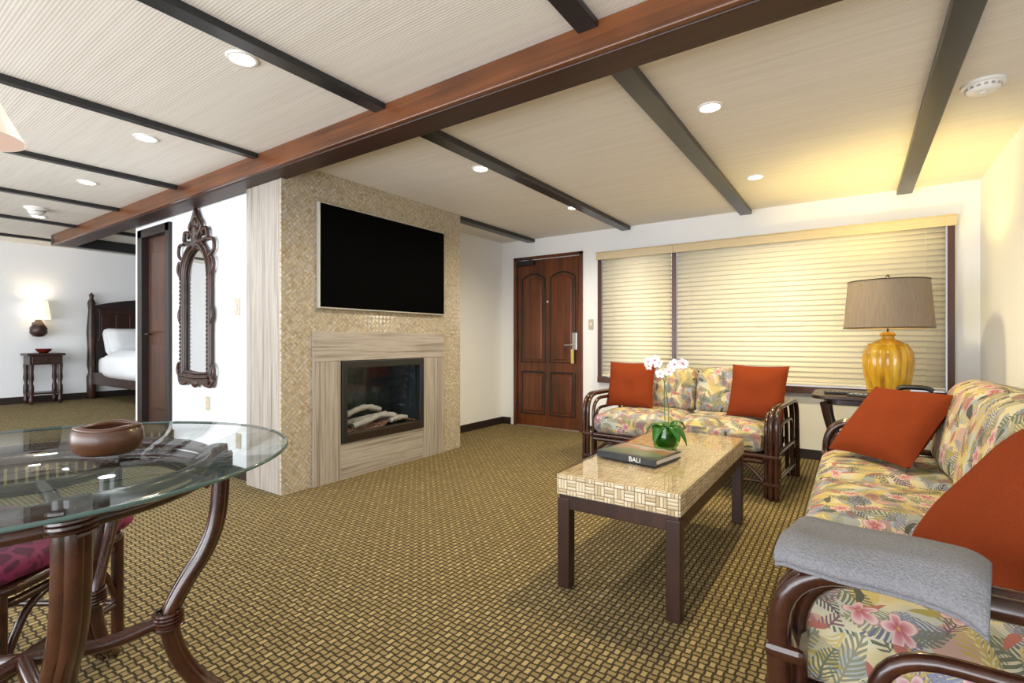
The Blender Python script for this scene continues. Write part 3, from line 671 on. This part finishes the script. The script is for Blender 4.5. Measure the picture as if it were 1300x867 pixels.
st2=crv([(.01,.01,.08),(.005,.02,.22),(-.02,.02,.36),(-.05,.0,.43),(-.09,-.02,.44)],8)
for p in (st1,st2):
    bm=B(); tube(bm,p,.0028,6); obj('stem',bm,M['stem'],orc,smooth=True)
def blossom(c,sc,yaw):
    bm=B()
    for k in range(5):
        a=PI/2+2*PI*k/5; w_=.5 if k in (1,4) else .38
        pts=[]
        for i in range(12):
            th=2*PI*i/12; lx=.55+.5*math.cos(th); ly=w_*math.sin(th)*(1 if lx>.1 else .5)
            pts.append((lx*math.cos(a)-ly*math.sin(a),lx*math.sin(a)+ly*math.cos(a),.18*lx*lx-.1))
        vs=[bm.verts.new(Vector(p)*.024*sc) for p in pts]; cc=bm.verts.new(Vector((.5*math.cos(a),.5*math.sin(a),-.05))*.024*sc)
        for i in range(12): bm.faces.new((vs[i],vs[(i+1)%12],cc))
    q=obj('blossom',bm,M['petal'],orc,smooth=True,loc=c,rot=(R(78),0,yaw))
    bm=B(); bmesh.ops.create_icosphere(bm,subdivisions=2,radius=.0045*sc,matrix=Matrix.Diagonal((.8,1,1.2,1))); obj('lip',bm,M['lip'],q,smooth=True,loc=(0,-.002,.004))
for i,(p,idx) in enumerate([(st1,20),(st1,23),(st1,26),(st1,29),(st1,32),(st1,35),(st1,38),(st2,20),(st2,23),(st2,26),(st2,29),(st2,32)]):
    c=Vector(p[min(idx,len(p)-1)])+Vector((random.uniform(-.012,.012),-.015,random.uniform(-.022,.022))); blossom(c,random.uniform(.9,1.12),R(random.uniform(-5,55)))
# ---------------------------------------------------------------- side table + lamp
TH=.655
stb=thing('side_table','dark wooden side table in the corner between sofa and loveseat','side table',(.2,4.42,0))
def rrect(hx,hy,r,z,n=6):
    o=[]
    for (cx_,cy_,a0) in ((hx-r,hy-r,0),(-hx+r,hy-r,90),(-hx+r,-hy+r,180),(hx-r,-hy+r,270)):
        for i in range(n+1):
            a=R(a0+90*i/n); o.append((cx_+r*math.cos(a),cy_+r*math.sin(a),z))
    return o
bm=B(); prism(bm,rrect(.46,.3,.12,TH-.026),(0,0,.026)); obj('table_top',bm,M['dark'],stb,bev=.006)
bm=B(); prism(bm,rrect(.38,.24,.1,TH-.066),(0,0,.040)); obj('apron',bm,M['dark'],stb,bev=.004)
for sx in (-1,1):
    for sy in (-1,1):
        bm=B(); pp=crv([(sx*.38,sy*.24,TH-.05),(sx*.35,sy*.22,.44),(sx*.30,sy*.2,.28),(sx*.32,sy*.21,.12),(sx*.39,sy*.24,.01)],7); tube(bm,pp,[.028-.010*abs(math.sin(i/len(pp)*PI)) for i in range(len(pp))],10); obj('leg',bm,M['dark'],stb,smooth=True)
for q in (-1,1):
    bm=B(); tube(bm,[(-.31,-.2*q,.2+.012*q),(.31,.2*q,.2+.012*q)],.014,8); obj('stretcher',bm,M['dark'],stb,smooth=True)
lp=thing('table_lamp','yellow bamboo shaped table lamp with brown drum shade by the window','lamp',(.195,4.47,TH))
prof=[(0,0),(.10,0),(.118,.012),(.122,.04),(.132,.10),(.144,.18),(.149,.25),(.142,.31),(.116,.355),(.07,.385),(.04,.40),(.038,.42),(.05,.43),(.03,.45),(0,.45)]
bm=B(); lathe(bm,prof,144,(0,0,0),lambda a,z:1+(.06*abs(math.sin(a*9))-.03 if .0<z<.38 else 0)); obj('lamp_base',bm,M['bamboo'],lp,smooth=True)
for z,r in ((.04,.122),(.36,.112)):
    bm=B(); tube(bm,[(r*math.cos(2*PI*k/40),r*math.sin(2*PI*k/40),z) for k in range(40)],.006,8,True); obj('band',bm,M['bamboo'],lp,smooth=True)
bm=B(); tube(bm,[(0,0,.44),(0,0,.84)],.006,8); obj('stem',bm,M['bronze'],lp)
bm=B(); lathe(bm,[(.265,.475),(.238,.815),(.235,.815),(.262,.475),(.265,.475)],64); obj('lamp_shade',bm,M['shade'],lp,smooth=True)
for z,r in ((.478,.265),(.812,.239)):
    bm=B(); tube(bm,[(r*math.cos(2*PI*k/48),r*math.sin(2*PI*k/48),z) for k in range(48)],.004,6,True)
    if z>.8:
        for k in range(3):
            a=2*PI*k/3; tube(bm,[(0,0,.80),(.236*math.cos(a),.236*math.sin(a),.81)],.002,6)
    obj('shade_rim',bm,M['bronze'],lp)
bm=B(); lathe(bm,[(0,.83),(.012,.84),(.008,.855),(0,.865)],12); obj('finial',bm,M['bronze'],lp,smooth=True)
def rem(loc,rz,lb):
    t=thing('remote_control',lb,'remote control',loc,rz); bm=B(); bx(bm,-.085,.085,-.022,.022,0,.018); obj('body',bm,M['black'],t,bev=.005)
    for i in range(5):
        for j in range(2): bm=B(); box(bm,(-.06+i*.028,-.008+j*.016,.0185),(.014,.009,.003)); obj('button',bm,M['steel'],t)
rem((-.10,4.3,TH),R(8),'black remote control near the left edge of the side table')
rem((.04,4.20,TH),R(-14),'black remote control in front of the yellow lamp')
t=thing('telephone','small black telephone on the side table right of the lamp','telephone',(.33,4.25,TH),R(-10))
bm=B(); bx(bm,-.10,.10,-.07,.07,0,.045); obj('body',bm,M['black'],t,bev=.014)
bm=B(); tube(bm,crv([(-.095,0,.056),(-.055,0,.075),(.055,0,.075),(.095,0,.056)],6),.016,10); obj('handset',bm,M['black'],t,smooth=True)
# ---------------------------------------------------------------- glass dining table
ex=Vector((.824,.566,0)); ed=Vector((-.566,.824,0))
dt=thing('glass_dining_table','round glass topped dining table on curved rattan pedestal legs','dining table',(-1.708,.333,0))
bm=B(); lathe(bm,[(0,.738),(.596,.738),(.60,.741),(.60,.747),(.596,.75),(0,.75)],128); obj('glass_top',bm,M['glass'],dt,smooth=True)
bm=B(); tube(bm,[(.5995*math.cos(2*PI*k/128),.5995*math.sin(2*PI*k/128),.744) for k in range(128)],.0045,8,True); obj('glass_edge',bm,M['edge_glass'],dt,smooth=True,label='green tinted polished glass edge')
for a in (-36,36,105,177,249):
    q=ex*math.cos(R(a))+ed*math.sin(R(a)); tn=Vector((-q.y,q.x,0))
    bm=B()
    for s in (-1,0,1):
        P=[(.418,.735),(.425,.65),(.415,.52),(.385,.43),(.33,.34),(.298,.257),(.315,.16),(.36,.07),(.41,.018)]
        tube(bm,crv([q*(r+(.010 if s==0 else 0))+tn*(s*.0145)+Vector((0,0,z)) for r,z in P],6),.0185,12)
    l=obj('leg',bm,M['rattan'],dt,smooth=True)
    for z0,r in ((.257,.30),(.69,.422)):
        bm=B()
        c=q*r+Vector((0,0,z0-.025)); pts=[]
        for k in range(5*14):
            pts.append(c+q*(.034*math.cos(2*PI*k/14))+tn*(.039*math.sin(2*PI*k/14))+Vector((0,0,.05*k/70)))
        tube(bm,pts,.0052,6); obj('binding',bm,M['rattan'],l,smooth=True)
    bm=B(); tube(bm,crv([q*.29+Vector((0,0,.257)),q*.16+Vector((0,0,.235)),Vector((0,0,.25))],6),.018,10); obj('stretcher',bm,M['rattan'],dt,smooth=True)
    bm=B(); tube(bm,crv([q*.40+Vector((0,0,.62)),q*.30+Vector((0,0,.70)),q*.18+Vector((0,0,.716))],6),.014,10); obj('top_brace',bm,M['rattan'],dt,smooth=True)
for z,r,rr in ((.712,.40,.017),(.675,.405,.014),(.716,.18,.014)):
    bm=B(); tube(bm,[(r*math.cos(2*PI*k/64),r*math.sin(2*PI*k/64),z) for k in range(64)],rr,8,True); obj('top_ring',bm,M['rattan'],dt,smooth=True)
bw=thing('wooden_bowl','carved brown wooden bowl on the glass dining table','bowl',(-1.635,.485,.75))
def rf(a,z): return 1+.02*math.sin(3*a)
bm=B(); lathe(bm,[(0,0),(.055,0),(.07,.010),(.078,.034),(.076,.058),(.068,.070),(.059,.068),(.063,.050),(.057,.032),(.036,.018),(0,.014)],64,(0,0,0),rf); obj('body',bm,M['bowlwood'],bw,smooth=True)
bm=B(); tube(bm,[(.067*rf(2*PI*k/60,1)*math.cos(2*PI*k/60),.067*rf(2*PI*k/60,1)*math.sin(2*PI*k/60),.068+.003*math.sin(6*PI*k/60)) for k in range(60)],.0065,8,True)
obj('carved_rim',bm,M['bowlwood'],bw,smooth=True)
dc=thing('rattan_dining_chair','rattan dining chair with magenta seat cushion tucked beside glass table','chair',(-2.195,.38,0),R(124.8))
bm=B(); cushion(bm,(0,0,.415),(.49,.46,.08),.032,.02); obj('seat_cushion',bm,M['magenta'],dc,smooth=True)
bm=B(); tube(bm,rrect(.225,.215,.06,.362),.018,10,True); tube(bm,rrect(.215,.205,.06,.32),.013,10,True); bx(bm,-.2,.2,-.19,.19,.36,.378); obj('seat_frame',bm,M['rattan'],dc,smooth=True)
for s in (-1,1):
    bm=B(); tube(bm,[(s*.205,-.2,0),(s*.205,-.2,.36)],.019,10); obj('leg',bm,M['rattan'],dc,smooth=True)
    bm=B(); tube(bm,crv([(s*.18,.215,0),(s*.18,.2,.36),(s*.155,.21,.6),(s*.13,.25,.86)],6),.017,10); obj('leg',bm,M['rattan'],dc,smooth=True)
bm=B(); tube(bm,crv([(-.13,.25,.85),(0,.27,.9),(.13,.25,.85)],6),.017,10)
for x in (-.08,-.03,.03,.08): tube(bm,[(x,.2,.42),(x,.262,.87)],.008,8)
tube(bm,[(-.17,.2,.42),(.17,.2,.42)],.013,8); obj('backrest',bm,M['rattan'],dc,smooth=True)
bm=B(); tube(bm,rrect(.205,.2,.02,.12),.012,8,True); obj('stretcher',bm,M['rattan'],dc,smooth=True)
bm=B(); tube(bm,crv([(-.2,-.2,.14),(-.12,-.2,.28),(0,-.2,.31),(.12,-.2,.28),(.2,-.2,.14)],6),.011,8); obj('curved_brace',bm,M['rattan'],dc,smooth=True)
# ---------------------------------------------------------------- bedroom
ns=thing('nightstand','small dark wooden nightstand below the lit sconce in the bedroom','nightstand',(-8.42,1.83,BZ))
bm=B(); bx(bm,-.16,.16,-.18,.18,.60,.63); obj('table_top',bm,M['dark'],ns,bev=.006)
bm=B(); bx(bm,-.14,.14,-.155,.155,.49,.60); obj('drawer_box',bm,M['dark'],ns,bev=.003)
bm=B(); bx(bm,.14,.152,-.13,.13,.505,.59); dr=obj('drawer',bm,M['dark'],ns,bev=.004)
bm=B(); bmesh.ops.create_icosphere(bm,subdivisions=2,radius=.015,matrix=Matrix.Translation((.165,0,.545))); obj('knob',bm,M['bronze'],dr,smooth=True)
for sx in (-1,1):
    for sy in (-1,1):
        bm=B(); lathe(bm,[(.014,0),(.024,.02),(.028,.06),(.018,.09),(.026,.14),(.026,.22),(.016,.26),(.027,.32),(.022,.4),(.027,.49)],16,(sx*.12,sy*.135,0)); obj('leg',bm,M['dark'],ns,smooth=True)
bm=B(); bx(bm,-.12,.12,-.135,.135,.12,.14); obj('shelf',bm,M['dark'],ns,bev=.003)
bm=B(); lathe(bm,[(0,0),(.04,0),(.07,.03),(.08,.055),(.074,.053),(.04,.02),(0,.014)],24); tag(obj('small_bowl',bm,M['red'],smooth=True,loc=(-8.40,1.83,BZ+.63)),'dark red bowl on the nightstand','bowl')
sc=thing('wall_sconce','lit wall sconce with cream shade above the nightstand','wall lamp',(FX,1.80,1.08))
bm=B(); box(bm,(.012,0,.1),(.024,.08,.18)); obj('backplate',bm,M['carve'],sc,bev=.01)
bm=B(); lathe(bm,[(0,0),(.05,.01),(.085,.05),(.083,.12),(.05,.17),(.03,.22),(0,.23)],20,(.12,0,0)); tube(bm,[(0,0,.08),(.12,0,.08)],.015,8); obj('lamp_body',bm,M['carve'],sc,smooth=True)
bm=B(); lathe(bm,[(.12,.23),(.085,.46),(.082,.46),(.117,.23)],32,(.12,0,0)); obj('lamp_shade',bm,M['shade_lit'],sc,smooth=True)
bed=thing('bed','carved dark wooden four poster style bed with white bedding in the bedroom','bed',(-8.55,3.14,BZ))
bm=B(); pts=[(0,-.78,.35)]
for i in range(21):
    t=-1+2*i/20; pts.append((0,.78*t,1.26+.12*max(0,1-t*t)))
pts.append((0,.78,.35)); prism(bm,pts,(.05,0,0)); hb=obj('headboard',bm,M['base'],bed,bev=.01)
bm=B()
bx(bm,.05,.058,-.72,.72,.80,1.22)
for i in range(9): bx(bm,.056,.064,-.7+i*.16,-.6+i*.16,.85,1.14)
for z in (.8,1.2): bx(bm,.05,.066,-.74,.74,z-.02,z+.02)
obj('carved_relief',bm,M['dark'],hb,bev=.004)
for sy in (-1,1):
    bm=B(); lathe(bm,[(.03,0),(.05,.04),(.055,.3),(.035,.36),(.05,.45),(.045,.7),(.055,.9),(.035,1.2),(.045,1.3),(.02,1.36),(.03,1.4),(0,1.44)],20,(.03,sy*.8,0)); obj('post',bm,M['carve'],bed,smooth=True)
    bm=B(); lathe(bm,[(.03,0),(.05,.04),(.055,.2),(.035,.28),(.055,.4),(.05,.5),(.03,.56),(.04,.6),(0,.64)],20,(1.75,sy*.8,0)); obj('post',bm,M['carve'],bed,smooth=True)
    bm=B(); bx(bm,.05,1.73,sy*.79-.02,sy*.79+.02,.2,.36); obj('side_rail',bm,M['dark'],bed,bev=.006)
bm=B(); bx(bm,1.73,1.77,-.78,.78,.2,.48); obj('footboard',bm,M['dark'],bed,bev=.01)
bm=B(); cushion(bm,(.9,0,.44),(1.64,1.5,.26),.06,.02); obj('mattress',bm,M['linen'],bed,smooth=True)
bm=B(); cushion(bm,(1.15,0,.46),(1.12,1.72,.34),.11,.06,16); obj('duvet',bm,M['linen'],bed,smooth=True)
for i,(x,y,lb,tl) in enumerate(((.20,-.4,'white pillow propped on the headboard nearest the doorway',66),(.42,-.42,'white ruffled pillow in front on the bed',56),(.20,.38,'white pillow on the far side of the bed',66))):
    bm=B(); cushion(bm,(0,0,0),(.36,.60,.13),.06,.03); tag(obj('bed_pillow',bm,M['linen'],smooth=True,loc=(-8.55+x,3.14+y,BZ+.77),rot=(0,R(tl),0)),lb,'pillow','white pillows on the bed')
# ---------------------------------------------------------------- lights, world, camera
def pt(name,loc,e,col,r=.05):
    L=bpy.data.lights.new(name,'POINT'); L.energy=e; L.color=col; L.shadow_soft_size=r; o=bpy.data.objects.new(name,L); C.objects.link(o); o.location=loc
pt('table_lamp_bulb',(.195,4.47,1.25),50,(1,.78,.28),.10)
pt('sconce_bulb',(FX+.12,1.80,1.42),5,(1,.78,.5),.04)
pt('pendant_bulb',(-1.83,.245,1.585),4,(1,.85,.7),.04)
L=bpy.data.lights.new('rear_fill','AREA'); L.shape='RECTANGLE'; L.size=8; L.size_y=1.5; L.energy=250; L.color=(.92,.95,1)  # unseen fill light behind the camera, added to brighten ceiling and room
o=bpy.data.objects.new('rear_fill',L); C.objects.link(o); o.location=(-3.2,-2.3,.85); o.rotation_euler=(R(90+16),0,0)
wd=bpy.data.worlds.new('World'); S.world=wd; wd.use_nodes=True; bg=wd.node_tree.nodes['Background']; bg.inputs[0].default_value=(.92,.95,1,1); bg.inputs[1].default_value=2.5
cam=bpy.data.cameras.new('Camera'); co=bpy.data.objects.new('Camera',cam); C.objects.link(co); co.location=(0,0,1.05); co.rotation_euler=(R(90),0,R(34.5))
cam.lens=633/1300*36; cam.sensor_width=36; cam.shift_y=-.0019; cam.clip_start=.02; S.camera=co
